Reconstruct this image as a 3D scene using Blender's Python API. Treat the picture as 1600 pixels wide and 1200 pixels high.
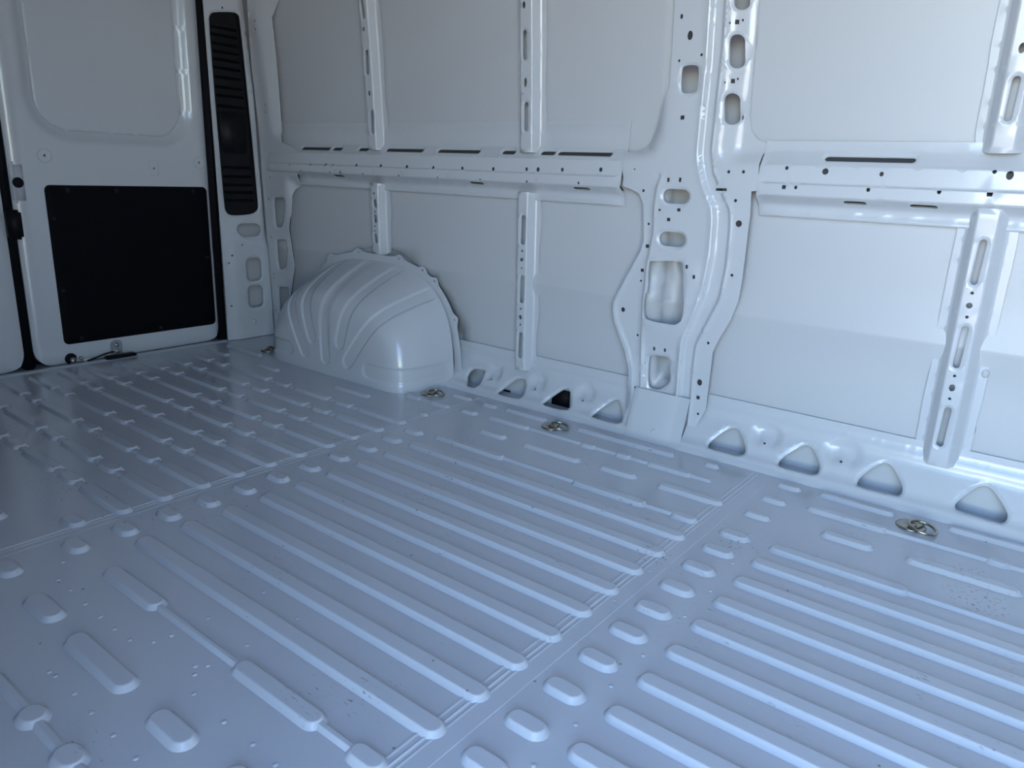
import bpy, bmesh, math, random
import numpy as np
from mathutils import Vector, Matrix
from mathutils.geometry import delaunay_2d_cdt

for o in list(bpy.data.objects):
    bpy.data.objects.remove(o, do_unlink=True)
S = bpy.context.scene
C = S.collection
random.seed(4)

# ------------------------------------------------------------------ camera
CAM_H = 0.72                                   # metres above the load floor
FPX = 1152.98                                  # focal length in pixels of a 1600 px wide frame
R = np.array([[0.78760345, -0.19879779, 0.58323258],
              [0.61489267, 0.19236124, -0.76479027],
              [0.03984727, 0.96097689, 0.27374368]])
cam_d = bpy.data.cameras.new('camera')
cam = bpy.data.objects.new('camera', cam_d)
C.objects.link(cam)
cam_d.sensor_width = 36.0
cam_d.lens = 36.0 * FPX / 1600.0
cam_d.clip_start = 0.02
M4 = Matrix([list(R[i]) + [0.0] for i in range(3)] + [[0, 0, 0, 1]])
M4.translation = Vector((0, 0, CAM_H))
cam.matrix_world = M4
S.camera = cam

# ------------------------------------------------------------------ sky, sun, exposure
w = bpy.data.worlds.new('world'); S.world = w
w.use_nodes = True
nt = w.node_tree
bg = nt.nodes['Background']
sky = nt.nodes.new('ShaderNodeTexSky')
sky.sky_type = 'NISHITA'
sky.sun_disc = False
sky.sun_elevation = math.radians(48)
sky.sun_rotation = math.radians(20)
sky.altitude = 200
sky.air_density = 1.0
sky.dust_density = 0.3
sky.ozone_density = 1.6
nt.links.new(sky.outputs[0], bg.inputs[0])
bg.inputs[1].default_value = 1.0
sun_d = bpy.data.lights.new('sun', 'SUN')
sun = bpy.data.objects.new('sun', sun_d); C.objects.link(sun)
sun_d.energy = 23.0
sun_d.angle = math.radians(0.6)
sun_d.color = (1.0, 0.95, 0.88)
# the sun stands behind the far side wall, so the open side door looks at blue sky and sunlit ground
sun.rotation_euler = (math.radians(-42), 0, math.radians(-20))
por_d = bpy.data.lights.new('door_portal', 'AREA')   # sampling portal in the side door opening, gives no light itself
por = bpy.data.objects.new('door_portal', por_d); C.objects.link(por)
por_d.shape = 'RECTANGLE'; por_d.size = 1.30; por_d.size_y = 1.75
por_d.cycles.is_portal = True
por.location = (0.22, -0.125, 0.875)
por.rotation_euler = (math.radians(90), 0, 0)
S.view_settings.view_transform = 'Standard'
S.view_settings.look = 'None'
S.view_settings.gamma = 1.0
S.view_settings.use_curve_mapping = False
S.view_settings.exposure = 0.88

# ------------------------------------------------------------------ pixel rays
O = np.array([0, 0, CAM_H])
def ray(p):
    return R @ np.array([p[0] - 800.0, -(p[1] - 600.0), -FPX])
def lean(z):
    z = np.asarray(z, float)
    return -0.035 * (np.maximum(z - 0.78, 0.0) / 0.46) ** 1.2 + 0.040 * np.maximum(0.68 - z, 0.0)
def W(p, y0=1.86):                 # (x, z) on the leaning side wall plane
    d = ray(p); y = y0
    for _ in range(6):
        P = O + d * (y / d[1]); y = y0 + float(lean(P[2]))
    return (P[0], P[2])
def WX(p, x0):                     # (y, z) on a transverse plane
    d = ray(p); P = O + d * (x0 / d[0]); return (P[1], P[2])
def WF(p, z=0.0):                  # (x, y) on the floor
    d = ray(p); P = O + d * ((z - CAM_H) / d[2]); return (P[0], P[1])
def Ws(l, y0=1.86): return [W(p, y0) for p in l]

# ------------------------------------------------------------------ materials
def new_mat(name):
    m = bpy.data.materials.new(name); m.use_nodes = True
    n = m.node_tree.nodes; l = m.node_tree.links
    return m, n, l, n['Principled BSDF']
def simple(name, col, rough, metal=0.0, bump=0.0, scale=200.0, var=0.0):
    m, n, l, b = new_mat(name)
    b.inputs['Base Color'].default_value = (*col, 1)
    b.inputs['Roughness'].default_value = rough
    b.inputs['Metallic'].default_value = metal
    tc = n.new('ShaderNodeTexCoord')
    nz = n.new('ShaderNodeTexNoise'); nz.inputs['Scale'].default_value = scale; nz.inputs['Detail'].default_value = 3
    l.new(tc.outputs['Object'], nz.inputs['Vector'])
    if bump:
        bp = n.new('ShaderNodeBump'); bp.inputs['Strength'].default_value = bump; bp.inputs['Distance'].default_value = 0.002
        l.new(nz.outputs['Fac'], bp.inputs['Height']); l.new(bp.outputs[0], b.inputs['Normal'])
    if var:
        mx = n.new('ShaderNodeMix'); mx.data_type = 'RGBA'
        mx.inputs[6].default_value = (*[c * (1 - var) for c in col], 1); mx.inputs[7].default_value = (*[min(1, c * (1 + var)) for c in col], 1)
        l.new(nz.outputs['Fac'], mx.inputs[0]); l.new(mx.outputs[2], b.inputs['Base Color'])
    return m
M_PAINT = simple('white_body_paint', (0.582, 0.60, 0.625), 0.24, 0, 0.05, 350, 0.015)
M_PAINT.node_tree.nodes['Principled BSDF'].inputs['Coat Weight'].default_value = 0.4
M_PAINT.node_tree.nodes['Principled BSDF'].inputs['Coat Roughness'].default_value = 0.12
M_SKIN = simple('white_skin_paint', (0.555, 0.567, 0.585), 0.38, 0, 0.06, 300, 0.02)
M_BLACK = simple('black_plastic', (0.006, 0.006, 0.008), 0.45, 0, 0.25, 900, 0.1)
M_BOARD = simple('black_board', (0.005, 0.005, 0.007), 0.55, 0, 0.3, 700, 0.1)
M_RUBBER = simple('black_rubber', (0.008, 0.008, 0.01), 0.6, 0, 0.1, 300, 0.1)
M_ZINC = simple('zinc_steel', (0.42, 0.40, 0.33), 0.28, 1.0, 0.1, 150, 0.15)
M_SEAL = simple('grey_sealant', (0.50, 0.51, 0.52), 0.6, 0, 0.5, 120, 0.1)
M_HOLE_DARK = simple('hole_shade_dark', (0.05, 0.05, 0.055), 0.7)  # shade put into the colour: sheets behind holes, so these read black
M_STEEL = simple('bright_steel', (0.50, 0.51, 0.53), 0.35, 1.0, 0.1, 150, 0.1)
M_CAB = simple('dark_cab_trim', (0.06, 0.06, 0.065), 0.7)
M_ROOF = simple('grey_roof_lining', (0.42, 0.42, 0.43), 0.6)
M_CONC = simple('grey_asphalt', (0.40, 0.34, 0.28), 0.9, 0, 0.4, 40, 0.15)

def floor_paint():
    m, n, l, b = new_mat('scuffed_floor_paint')
    tc = n.new('ShaderNodeTexCoord'); geo = n.new('ShaderNodeNewGeometry')
    b.inputs['Roughness'].default_value = 0.22
    b.inputs['Coat Weight'].default_value = 0.3; b.inputs['Coat Roughness'].default_value = 0.12
    # sparse dark scuffs: thin stretched noise, gated by patches
    mp = n.new('ShaderNodeMapping'); mp.inputs['Scale'].default_value = (60, 260, 100); mp.inputs['Rotation'].default_value = (0, 0, 0.5)
    l.new(geo.outputs['Position'], mp.inputs['Vector'])
    n1 = n.new('ShaderNodeTexNoise'); n1.inputs['Scale'].default_value = 1.0; n1.inputs['Detail'].default_value = 4
    l.new(mp.outputs[0], n1.inputs['Vector'])
    r1 = n.new('ShaderNodeMapRange'); r1.inputs[1].default_value = 0.62; r1.inputs[2].default_value = 0.72; r1.clamp = True
    l.new(n1.outputs['Fac'], r1.inputs[0])
    n2 = n.new('ShaderNodeTexNoise'); n2.inputs['Scale'].default_value = 6.0; n2.inputs['Detail'].default_value = 2
    l.new(geo.outputs['Position'], n2.inputs['Vector'])
    r2 = n.new('ShaderNodeMapRange'); r2.inputs[1].default_value = 0.52; r2.inputs[2].default_value = 0.66
    l.new(n2.outputs['Fac'], r2.inputs[0])
    mu = n.new('ShaderNodeMath'); mu.operation = 'MULTIPLY'
    l.new(r1.outputs[0], mu.inputs[0]); l.new(r2.outputs[0], mu.inputs[1])
    # shoe-print patches: crossed waves inside three soft spots
    acc = None
    for (px, r) in (((1530, 940), 0.075), ((1515, 895), 0.05), ((1020, 870), 0.05), ((1150, 850), 0.05), ((545, 690), 0.05), ((720, 690), 0.05)):
        x, y = WF(px)
        d = n.new('ShaderNodeVectorMath'); d.operation = 'DISTANCE'; d.inputs[1].default_value = (x, y, 0)
        l.new(geo.outputs['Position'], d.inputs[0])
        rr = n.new('ShaderNodeMapRange'); rr.inputs[1].default_value = r; rr.inputs[2].default_value = r * 0.4; rr.clamp = True
        l.new(d.outputs['Value'], rr.inputs[0])
        if acc is None: acc = rr.outputs[0]
        else:
            a = n.new('ShaderNodeMath'); a.operation = 'MAXIMUM'; l.new(acc, a.inputs[0]); l.new(rr.outputs[0], a.inputs[1]); acc = a.outputs[0]
    n3 = n.new('ShaderNodeTexNoise'); n3.inputs['Scale'].default_value = 130.0; n3.inputs['Detail'].default_value = 3
    l.new(geo.outputs['Position'], n3.inputs['Vector'])
    r3 = n.new('ShaderNodeMapRange'); r3.inputs[1].default_value = 0.58; r3.inputs[2].default_value = 0.68
    l.new(n3.outputs['Fac'], r3.inputs[0])
    m2 = n.new('ShaderNodeMath'); m2.operation = 'MULTIPLY'; l.new(acc, m2.inputs[0]); l.new(r3.outputs[0], m2.inputs[1])
    ad = n.new('ShaderNodeMath'); ad.operation = 'MAXIMUM'; l.new(mu.outputs[0], ad.inputs[0]); l.new(m2.outputs[0], ad.inputs[1])
    # rare grit specks
    vo = n.new('ShaderNodeTexVoronoi'); vo.inputs['Scale'].default_value = 16.0
    l.new(geo.outputs['Position'], vo.inputs['Vector'])
    r4 = n.new('ShaderNodeMapRange'); r4.inputs[1].default_value = 0.045; r4.inputs[2].default_value = 0.03
    l.new(vo.outputs['Distance'], r4.inputs[0])
    a2 = n.new('ShaderNodeMath'); a2.operation = 'MAXIMUM'; l.new(ad.outputs[0], a2.inputs[0]); l.new(r4.outputs[0], a2.inputs[1])
    sc = n.new('ShaderNodeMath'); sc.operation = 'MULTIPLY'; sc.inputs[1].default_value = 0.7; l.new(a2.outputs[0], sc.inputs[0])
    mx = n.new('ShaderNodeMix'); mx.data_type = 'RGBA'
    mx.inputs[6].default_value = (0.53, 0.55, 0.585, 1); mx.inputs[7].default_value = (0.10, 0.10, 0.10, 1)
    l.new(sc.outputs[0], mx.inputs[0]); l.new(mx.outputs[2], b.inputs['Base Color'])
    # slight waviness of the pressed sheet
    n5 = n.new('ShaderNodeTexNoise'); n5.inputs['Scale'].default_value = 5.0
    l.new(geo.outputs['Position'], n5.inputs['Vector'])
    bp = n.new('ShaderNodeBump'); bp.inputs['Strength'].default_value = 0.25; bp.inputs['Distance'].default_value = 0.004
    l.new(n5.outputs['Fac'], bp.inputs['Height']); l.new(bp.outputs[0], b.inputs['Normal'])
    return m
M_FLOOR = floor_paint()
for _m, _s in ((M_BOARD, .06), (M_BLACK, .25), (M_RUBBER, .12)): _m.node_tree.nodes['Principled BSDF'].inputs['Specular IOR Level'].default_value = _s

# ------------------------------------------------------------------ object helpers
def tag(o, label, cat=None, group=None, kind=None):
    if label: o['label'] = label
    if cat: o['category'] = cat
    if group: o['group'] = group
    if kind: o['kind'] = kind
    return o
def empty(name, loc):
    o = bpy.data.objects.new(name, None); C.objects.link(o); o.location = loc
    o.empty_display_size = 0.05
    return o
def link(name, me, mat, parent=None):
    o = bpy.data.objects.new(name, me); C.objects.link(o)
    if mat and not me.materials: me.materials.append(mat)
    if parent:
        o.parent = parent
        o.matrix_parent_inverse = Matrix.Translation(parent.location).inverted()
    return o
def mesh(name, v, f, smooth=True):
    me = bpy.data.meshes.new(name)
    me.from_pydata([tuple(map(float, p)) for p in v], [], [tuple(map(int, q)) for q in f]); me.update()
    if smooth: me.polygons.foreach_set('use_smooth', [True] * len(me.polygons))
    return me
class MB:
    def __init__(s): s.v = []; s.f = []
    def add(s, v, f):
        n = len(s.v); s.v += [tuple(map(float, p)) for p in v]; s.f += [tuple(int(i) + n for i in q) for q in f]; return s
    def box(s, lo, hi, bev=0.0):
        bm = bmesh.new(); bmesh.ops.create_cube(bm, size=1.0)
        lo = Vector(lo); hi = Vector(hi); c = (lo + hi) / 2; d = hi - lo
        for q in bm.verts: q.co = Vector((q.co.x * d.x, q.co.y * d.y, q.co.z * d.z)) + c
        if bev: bmesh.ops.bevel(bm, geom=bm.edges[:], offset=bev, segments=2, affect='EDGES')
        bm.verts.index_update()
        s.add([q.co for q in bm.verts], [[q.index for q in f.verts] for f in bm.faces]); bm.free(); return s
    def lathe(s, prof, c, axis='z', seg=24):
        v = []; f = []
        for (r, h) in prof:
            for k in range(seg):
                a = 2 * math.pi * k / seg; p = (r * math.cos(a), r * math.sin(a), h)
                if axis == 'x': p = (p[2], p[0], p[1])
                if axis == 'y': p = (p[0], p[2], p[1])
                v.append((p[0] + c[0], p[1] + c[1], p[2] + c[2]))
        for i in range(len(prof) - 1):
            for k in range(seg):
                a = i * seg + k; b2 = i * seg + (k + 1) % seg
                f.append((a, b2, b2 + seg, a + seg))
        f.append(tuple(range(seg))[::-1]); f.append(tuple(range((len(prof) - 1) * seg, len(prof) * seg)))
        return s.add(v, f)
    def tube(s, pts, r, seg=8, closed=False):
        pts = [Vector(p) for p in pts]; n = len(pts); v = []; f = []
        for i, p in enumerate(pts):
            a = pts[(i - 1) % n] if (closed or i > 0) else p; b2 = pts[(i + 1) % n] if (closed or i < n - 1) else p
            t = (b2 - a).normalized(); up = Vector((0, 0, 1)) if abs(t.z) < 0.9 else Vector((1, 0, 0))
            e1 = t.cross(up).normalized(); e2 = t.cross(e1)
            for k in range(seg):
                q = 2 * math.pi * k / seg; v.append(p + r * (math.cos(q) * e1 + math.sin(q) * e2))
        for i in range(n if closed else n - 1):
            for k in range(seg):
                a = i * seg + k; b2 = i * seg + (k + 1) % seg; j = ((i + 1) % n) * seg
                f.append((a, b2, j + (k + 1) % seg, j + k))
        if not closed: f.append(tuple(range(seg))); f.append(tuple(range((n - 1) * seg, n * seg))[::-1])
        return s.add(v, f)
    def build(s, name, mat, parent=None, smooth=True):
        return link(name, mesh(name, s.v, s.f, smooth), mat, parent)

# ---- pressed sheet metal: constrained triangulation of an outline with holes, then mapped and embossed
def circle(c, r, r2=None, n=10):
    r2 = r2 or r
    return [(c[0] + r * math.cos(2 * math.pi * k / n), c[1] + r2 * math.sin(2 * math.pi * k / n)) for k in range(n)]
def rrect(x0, x1, z0, z1, r, n=4):
    p = []
    for (cx, cz, a0) in ((x1 - r, z1 - r, 0), (x0 + r, z1 - r, 90), (x0 + r, z0 + r, 180), (x1 - r, z0 + r, 270)):
        for k in range(n + 1):
            a = math.radians(a0 + 90 * k / n); p.append((cx + r * math.cos(a), cz + r * math.sin(a)))
    return p
def slot(p, q, r, n=5):
    p = Vector(p); q = Vector(q); d = (q - p); a0 = math.atan2(d.y, d.x)
    o = []
    for k in range(n + 1):
        a = a0 - math.pi / 2 + math.pi * k / n; o.append((q.x + r * math.cos(a), q.y + r * math.sin(a)))
    for k in range(n + 1):
        a = a0 + math.pi / 2 + math.pi * k / n; o.append((p.x + r * math.cos(a), p.y + r * math.sin(a)))
    return o
def round_poly(pts, it=1):
    P = np.array(pts, float)
    for _ in range(it):
        N = np.roll(P, -1, 0); P = np.stack([0.75 * P + 0.25 * N, 0.25 * P + 0.75 * N], 1).reshape(-1, 2)
    return [tuple(p) for p in P]
def chamf(pts, k=0.16):
    P = np.array(pts, float); o = []
    L = min(np.hypot(*(P - np.roll(P, -1, 0)).T)) * k * 2
    for a, p, b2 in zip(np.roll(P, 1, 0), P, np.roll(P, -1, 0)):
        o += [tuple(p + (a - p) / np.hypot(*(a - p)) * L), tuple(p + (b2 - p) / np.hypot(*(b2 - p)) * L)]
    return round_poly(o, 1)
def inside(P, poly):
    P = np.asarray(P); x, y = P[:, 0], P[:, 1]; q = np.asarray(poly); r = np.roll(q, -1, 0)
    c = np.zeros(len(P), bool)
    for (a, b2) in zip(q, r):
        if a[1] == b2[1]: continue
        m = ((a[1] > y) != (b2[1] > y)) & (x < (b2[0] - a[0]) * (y - a[1]) / (b2[1] - a[1]) + a[0])
        c ^= m
    return c
def dist_poly(P, poly, closed=True):
    P = np.asarray(P); q = np.asarray(poly, float); r = np.roll(q, -1, 0)
    if not closed: q, r = q[:-1], r[:-1]
    D = np.full(len(P), 1e9)
    for a, b2 in zip(q, r):
        e = b2 - a; L = max(e @ e, 1e-12); t = np.clip(((P - a) @ e) / L, 0, 1)
        D = np.minimum(D, np.hypot(*(P - a - t[:, None] * e).T))
    return D
def sstep(a, b2, x):
    t = np.clip((np.asarray(x, float) - a) / (b2 - a), 0, 1); return t * t * (3 - 2 * t)
def area(p):
    q = np.asarray(p); r = np.roll(q, -1, 0); return 0.5 * np.sum(q[:, 0] * r[:, 1] - r[:, 0] * q[:, 1])
def offset(poly, d):
    q = np.asarray(poly, float); s = 1 if area(q) > 0 else -1
    t = np.roll(q, -1, 0) - np.roll(q, 1, 0); t /= np.maximum(np.hypot(*t.T), 1e-9)[:, None]
    return [tuple(p) for p in q + s * d * np.stack([t[:, 1], -t[:, 0]], 1)]
def densify(line, step, closed=False):
    o = []; n = len(line)
    for i in range(n if closed else n - 1):
        a = np.array(line[i]); b2 = np.array(line[(i + 1) % n]); k = max(1, int(np.hypot(*(b2 - a)) / step))
        for j in range(k): o.append(tuple(a + (b2 - a) * j / k))
    if not closed: o.append(tuple(line[-1]))
    return o
def sheet(outline, holes, mapper, depth=None, grid=0.03, lines=(), th=0.0016, flip=False, edge=True):
    """holes: list of (polygon, rim). mapper(u, v, d) -> Nx3, d pushes into the wall. Returns a Mesh builder."""
    outline = densify(outline, grid * 1.2, True)
    V = list(outline); E = [(i, (i + 1) % len(outline)) for i in range(len(outline))]
    loops = [(outline, 0.0)]
    for (h, rim) in holes:
        n0 = len(V); V += list(h); E += [(n0 + i, n0 + (i + 1) % len(h)) for i in range(len(h))]; loops.append((h, rim))
    extra = []
    for (h, rim) in holes:
        if rim:
            for d in (0.003, 0.006, 0.009): extra += offset(h, d)
    for ln in lines: extra += densify(ln, grid * 0.7)
    oa = np.array(outline); lo = oa.min(0); hi = oa.max(0)
    gx, gy = np.meshgrid(np.arange(lo[0] + grid / 2, hi[0], grid), np.arange(lo[1] + grid / 2, hi[1], grid))
    G = np.stack([gx.ravel(), gy.ravel()], 1)
    X = np.array(extra) if extra else np.zeros((0, 2))
    def keep(P, mind):
        if not len(P): return P
        k = inside(P, outline)
        P = P[k]
        if not len(P): return P
        ok = dist_poly(P, outline) > mind
        for (h, rim) in holes:
            hb = np.array(h); c0 = hb.min(0) - 0.02; c1 = hb.max(0) + 0.02
            near = np.all((P > c0) & (P < c1), 1)
            if near.any():
                idx = np.where(near)[0]
                bad = inside(P[idx], h) | (dist_poly(P[idx], h) < mind)
                ok[idx[bad]] = False
        return P[ok]
    X = keep(X, 0.0012)
    G = keep(G, grid * 0.3)
    if len(X) and len(G):
        k = np.ones(len(G), bool)
        for i in range(0, len(G), 256):
            d2 = ((G[i:i + 256, None, :] - X[None]) ** 2).sum(2).min(1); k[i:i + 256] = d2 > (grid * 0.3) ** 2
        G = G[k]
    allv = [Vector(p) for p in V] + [Vector(p) for p in X] + [Vector(p) for p in G]
    rv, re_, rf, ov, oe, of = delaunay_2d_cdt(allv, E, [], 0, 1e-6)
    P = np.array([tuple(p) for p in rv]); T = np.array([tuple(t) for t in rf if len(t) == 3])
    cen = P[T].mean(1); k = inside(cen, outline)
    for (h, rim) in holes:
        hb = np.array(h); near = k & np.all((cen > hb.min(0)) & (cen < hb.max(0)), 1)
        idx = np.where(near)[0]
        if len(idx): k[idx[inside(cen[idx], h)]] = False
    T = T[k]
    def dep(Q):
        d = depth(Q[:, 0], Q[:, 1]) if depth else np.zeros(len(Q))
        d = np.array(d, float) + np.zeros(len(Q))
        for (h, rim) in holes:
            if rim:
                hb = np.array(h); near = np.all((Q > hb.min(0) - 0.012) & (Q < hb.max(0) + 0.012), 1)
                idx = np.where(near)[0]
                if len(idx):
                    dd = dist_poly(Q[idx], h); d[idx] += rim * (1 - sstep(0.0, 0.0075, dd)) - 0.25 * rim * np.exp(-((dd - 0.0065) / 0.003) ** 2)
        return d
    mb = MB()
    D = dep(P); XYZ = mapper(P[:, 0], P[:, 1], D)
    mb.add(XYZ, [t[::-1] for t in T] if flip else T)
    if edge:
        for li, (lp, rim) in enumerate(loops):
            Q = np.array(lp); d = dep(Q); a = mapper(Q[:, 0], Q[:, 1], d); b2 = mapper(Q[:, 0], Q[:, 1], d + th * (2.0 if rim else 1))
            n = len(Q)
            mb.add(np.concatenate([a, b2]), [(i, (i + 1) % n, n + (i + 1) % n, n + i) for i in range(n)])
    return mb
def wall_map(y0):
    return lambda u, v, d: np.stack([u, y0 + d + lean(v), v], 1)
def x_map(x0):
    return lambda u, v, d: np.stack([x0 - d + 0 * u, u, v], 1)

# ================================================================== SETTING
YS = 1.901                                              # outer body skin
XR, XF, YN, ZC = -2.88, 1.75, -0.10, 1.93

# ---- floor
me = mesh('floor', [(XR, YN, 0), (XF, YN, 0), (XF, YS + .09, 0), (XR, YS + .09, 0), (XR, YN, -.05), (XF, YN, -.05), (XF, YS + .09, -.05), (XR, YS + .09, -.05)],
          [(0, 1, 2, 3), (7, 6, 5, 4), (0, 4, 5, 1), (2, 6, 7, 3), (1, 5, 6, 2), (3, 7, 4, 0)], False)
floor = link('floor', me, M_FLOOR)
tag(floor, 'white painted steel load floor with pressed ribs and scuff marks', 'floor', kind='structure')

def stadium(x0, x1, yc, hw, h, sl=0.012, n=8):
    """pressed bead: flat top, sloping flanks, round ends"""
    v = []; f = []; rings = [(0, -0.0004), (0.06 * sl, 0.0), (0.20 * sl, 0.10 * h), (0.72 * sl, 0.86 * h), (0.88 * sl, 0.97 * h), (sl, h), (sl * 1.12, h), (sl * 1.12, h)]
    for (off, z) in rings:
        r = max(hw - off, 0.0015)
        for (cx, a0) in ((x1 - hw, -90), (x0 + hw, 90)):
            for k in range(n + 1):
                a = math.radians(a0 + 180 * k / n); v.append((cx + r * math.cos(a), yc + r * math.sin(a), z))
    m = 2 * (n + 1)
    for i in range(len(rings) - 2):                 # the flat top is a face of its own, so its shading stays flat
        for k in range(m):
            a = i * m + k; b2 = i * m + (k + 1) % m; f.append((a, b2, b2 + m, a + m))
    f.append(tuple(range((len(rings) - 1) * m, len(rings) * m)))
    return v, f
def bead_mesh(segs, name='rib'):
    mb = MB()
    for (x0, x1, hw, h) in segs: mb.add(*stadium(x0, x1, 0.0, hw, h, min(0.0095, hw * 0.7)))
    return mesh(name, mb.v, mb.f)
HB = 0.0085
def rib(me, x, y, name='rib'):
    o = bpy.data.objects.new(name, me); C.objects.link(o); o.location = (x, y, 0); o.parent = floor
    if not me.materials: me.materials.append(M_FLOOR)
    return o
# middle floor panel: nine long ribs, ovals along both joints
long_mid = bead_mesh([(-1.362, -0.548, 0.0215, HB)])
for k in range(9): rib(long_mid, 0, 0.602 + 0.0920 * k)
oval = bead_mesh([(-0.036, 0.036, 0.021, HB)])
for y in (0.393, 0.508, 0.601, 0.692, 0.780, 0.870, 0.960, 1.051, 1.143, 1.236, 1.327, 1.412): rib(oval, -1.421, y)
small_oval = bead_mesh([(-0.032, 0.032, 0.016, HB)])
for y in (0.51, 0.601, 0.690, 0.781, 0.874, 0.968, 1.057, 1.149, 1.243, 1.336, 1.424): rib(oval, -0.477, y)
for y in (1.552, 1.660, 1.767): rib(small_oval, -0.475, y)
# front floor panel long ribs run out under the side door
long_front = bead_mesh([(-0.412, 0.62, 0.0215, HB)])
for k in range(9): rib(long_front, 0, 0.602 + 0.0925 * k)
def px_beads(chunks, hw=0.02, nhw=0.0085):
    """chunks: (start px, end px, wide?) near-edge pixels of pressed beads in one row"""
    ys = []; seg = []
    for (a, b2, wide) in chunks:
        A = WF(a); B = WF(b2); ys += [A[1], B[1]]
        r = hw if wide else nhw
        if wide: seg.append((A[0] - 0.004, max(B[0] + 0.012, A[0] + 2 * r + .004), r, HB))
        else: seg.append((A[0] - 0.02, B[0] + 0.02, r, HB * 0.72))
    y = sum(ys) / len(ys) + hw * 0.95
    xc = seg[0][0]
    return rib(bead_mesh([(a - xc, b2 - xc, r, h) for a, b2, r, h in seg]), xc, y)
# middle panel, rows towards the wall
px_beads([((672.8, 686.6), (778, 719), 1), ((778, 719), (888, 755), 0), ((889, 757), (1000, 792), 1), ((1000, 792), (1041, 806), 0), ((1041, 810), (1076, 821), 1)])
px_beads([((746, 676), (780, 687), 1)], 0.018); px_beads([((812.5, 698), (897, 723), 1)], 0.018)
px_beads([((935, 732.5), (982, 750), 1)], 0.018); px_beads([((1024.7, 762), (1118, 792), 1)], 0.018)
px_beads([((718, 643.4), (736, 649.5), 1)], 0.018)
px_beads([((756, 655.6), (818, 672.5), 1), ((818, 672.5), (902, 696), 0), ((903, 697), (922, 702.5), 1), ((922, 702.5), (956, 711), 0), ((957, 713), (977, 719), 1),
          ((977, 719), (1005, 726), 0), ((1007, 728), (1072, 746), 1), ((1072, 746), (1098, 752), 0)], 0.018)
px_beads([((752, 634), (769, 638.6), 1)], 0.014); px_beads([((788, 643), (846, 659), 1)], 0.015)
px_beads([((898, 674), (1046, 714), 1)], 0.015); px_beads([((1099, 728), (1114, 733), 1)], 0.014)
# front panel, rows towards the wall
px_beads([((1199.7, 859.7), (1410, 932), 1), ((1410, 932), (1640, 1016), 0)])
px_beads([((1282, 838), (1352, 863), 1)], 0.018); px_beads([((1414, 879), (1586, 935), 1)], 0.02)
px_beads([((1258, 799), (1376, 835), 1), ((1376, 835), (1537, 877), 0), ((1539, 880), (1570, 890), 1), ((1570, 890), (1640, 910), 0)], 0.018)
px_beads([((1278, 777), (1388, 807), 1)], 0.015); px_beads([((1480, 832), (1660, 878), 1)], 0.015)
# middle panel, near rows
px_beads([((154, 898), (230, 955), 1), ((230, 955), (352, 1050), 0), ((352.5, 1050), (478, 1143), 1), ((478, 1143), (531, 1183), 0), ((531, 1183), (572, 1216), 1)])
px_beads([((28, 942), (67.5, 974), 1)], 0.021); px_beads([((91, 1006), (178, 1085), 1)], 0.021); px_beads([((217, 1130), (270, 1176), 1)], 0.021)
px_beads([((330, 1222), (420, 1300), 1)], 0.021)
px_beads([((-40, 1080), (11, 1122), 0), ((11, 1124), (32, 1141), 1), ((32, 1141), (64, 1187), 0), ((64, 1187), (92, 1212), 1), ((92, 1212), (180, 1300), 0)], 0.022, 0.010)
# rear panel: stepped ribs
def rear_rib(end=-1.494, first=-2.715):
    E_ = [-2.519, -2.420, -2.153, -2.043, -1.833, -1.723, end]
    s = first; seg = []
    for i, e in enumerate(E_):
        seg.append((s, e + 0.008, 0.021, HB))
        if i < len(E_) - 1: seg.append((e - 0.02, e + 0.06, 0.0125, HB * 0.62))
        s = e + 0.030
    return bead_mesh(seg)
rr = rear_rib()
for i, y in enumerate((1.443, 1.354, 1.267, 1.178, 1.086, 0.996, 0.908, 0.818, 0.727, 0.638)): rib(rr, 0, y)
rib(oval, -1.530, 0.548); rib(rear_rib(-1.65), 0, 0.455); rib(rear_rib(-1.65), 0, 0.365)
px_beads([((516, 607), (572, 621), 1)], 0.016); px_beads([((629, 620), (650, 626), 1), ((650, 626), (668, 631), 0), ((669, 631), (697, 637.5), 1)], 0.016)
px_beads([((650, 649), (660, 651), 1)], 0.016); px_beads([((703, 620), (731, 626), 1)], 0.014)
px_beads([((319.5, 547), (349, 556.5), 1)], 0.016); px_beads([((350, 542), (374, 549), 1), ((374, 549), (405, 556.5), 1)], 0.016)
px_beads([((395, 572), (430, 580), 1)], 0.016)

# small weld dimples scattered over the near floor panels
dm = MB().lathe([(0.0045, -0.0003), (0.0035, 0.0009), (0.0012, 0.0013)], (0, 0, 0), 'z', 8)
dme = mesh('weld_dimple', dm.v, dm.f)
for p in [(98, 878), (91, 906), (110, 922), (133, 944), (156, 964), (179, 983), (203, 1000), (240, 1003), (268, 993), (77, 1050), (87, 1056), (116, 1084), (143, 1113), (177, 1149),
          (212, 1185), (303, 1084), (304, 1054), (305, 1041), (350, 1128), (386, 1008), (325, 966), (325, 1040), (395, 1163), (430, 1195), (412, 925), (464, 966), (545, 1178),
          (955, 1072), (900, 1132), (834, 1196), (1110, 923), (1070, 963), (1005, 1024), (1145, 880), (960, 938), (1015, 892), (1170, 836), (1215, 795), (700, 690), (815, 742), (864, 760)]:
    x, y = WF(p); o = bpy.data.objects.new('weld_dimple', dme); C.objects.link(o); o.location = (x, y, 0); o.parent = floor
dme.materials.append(M_FLOOR)
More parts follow.
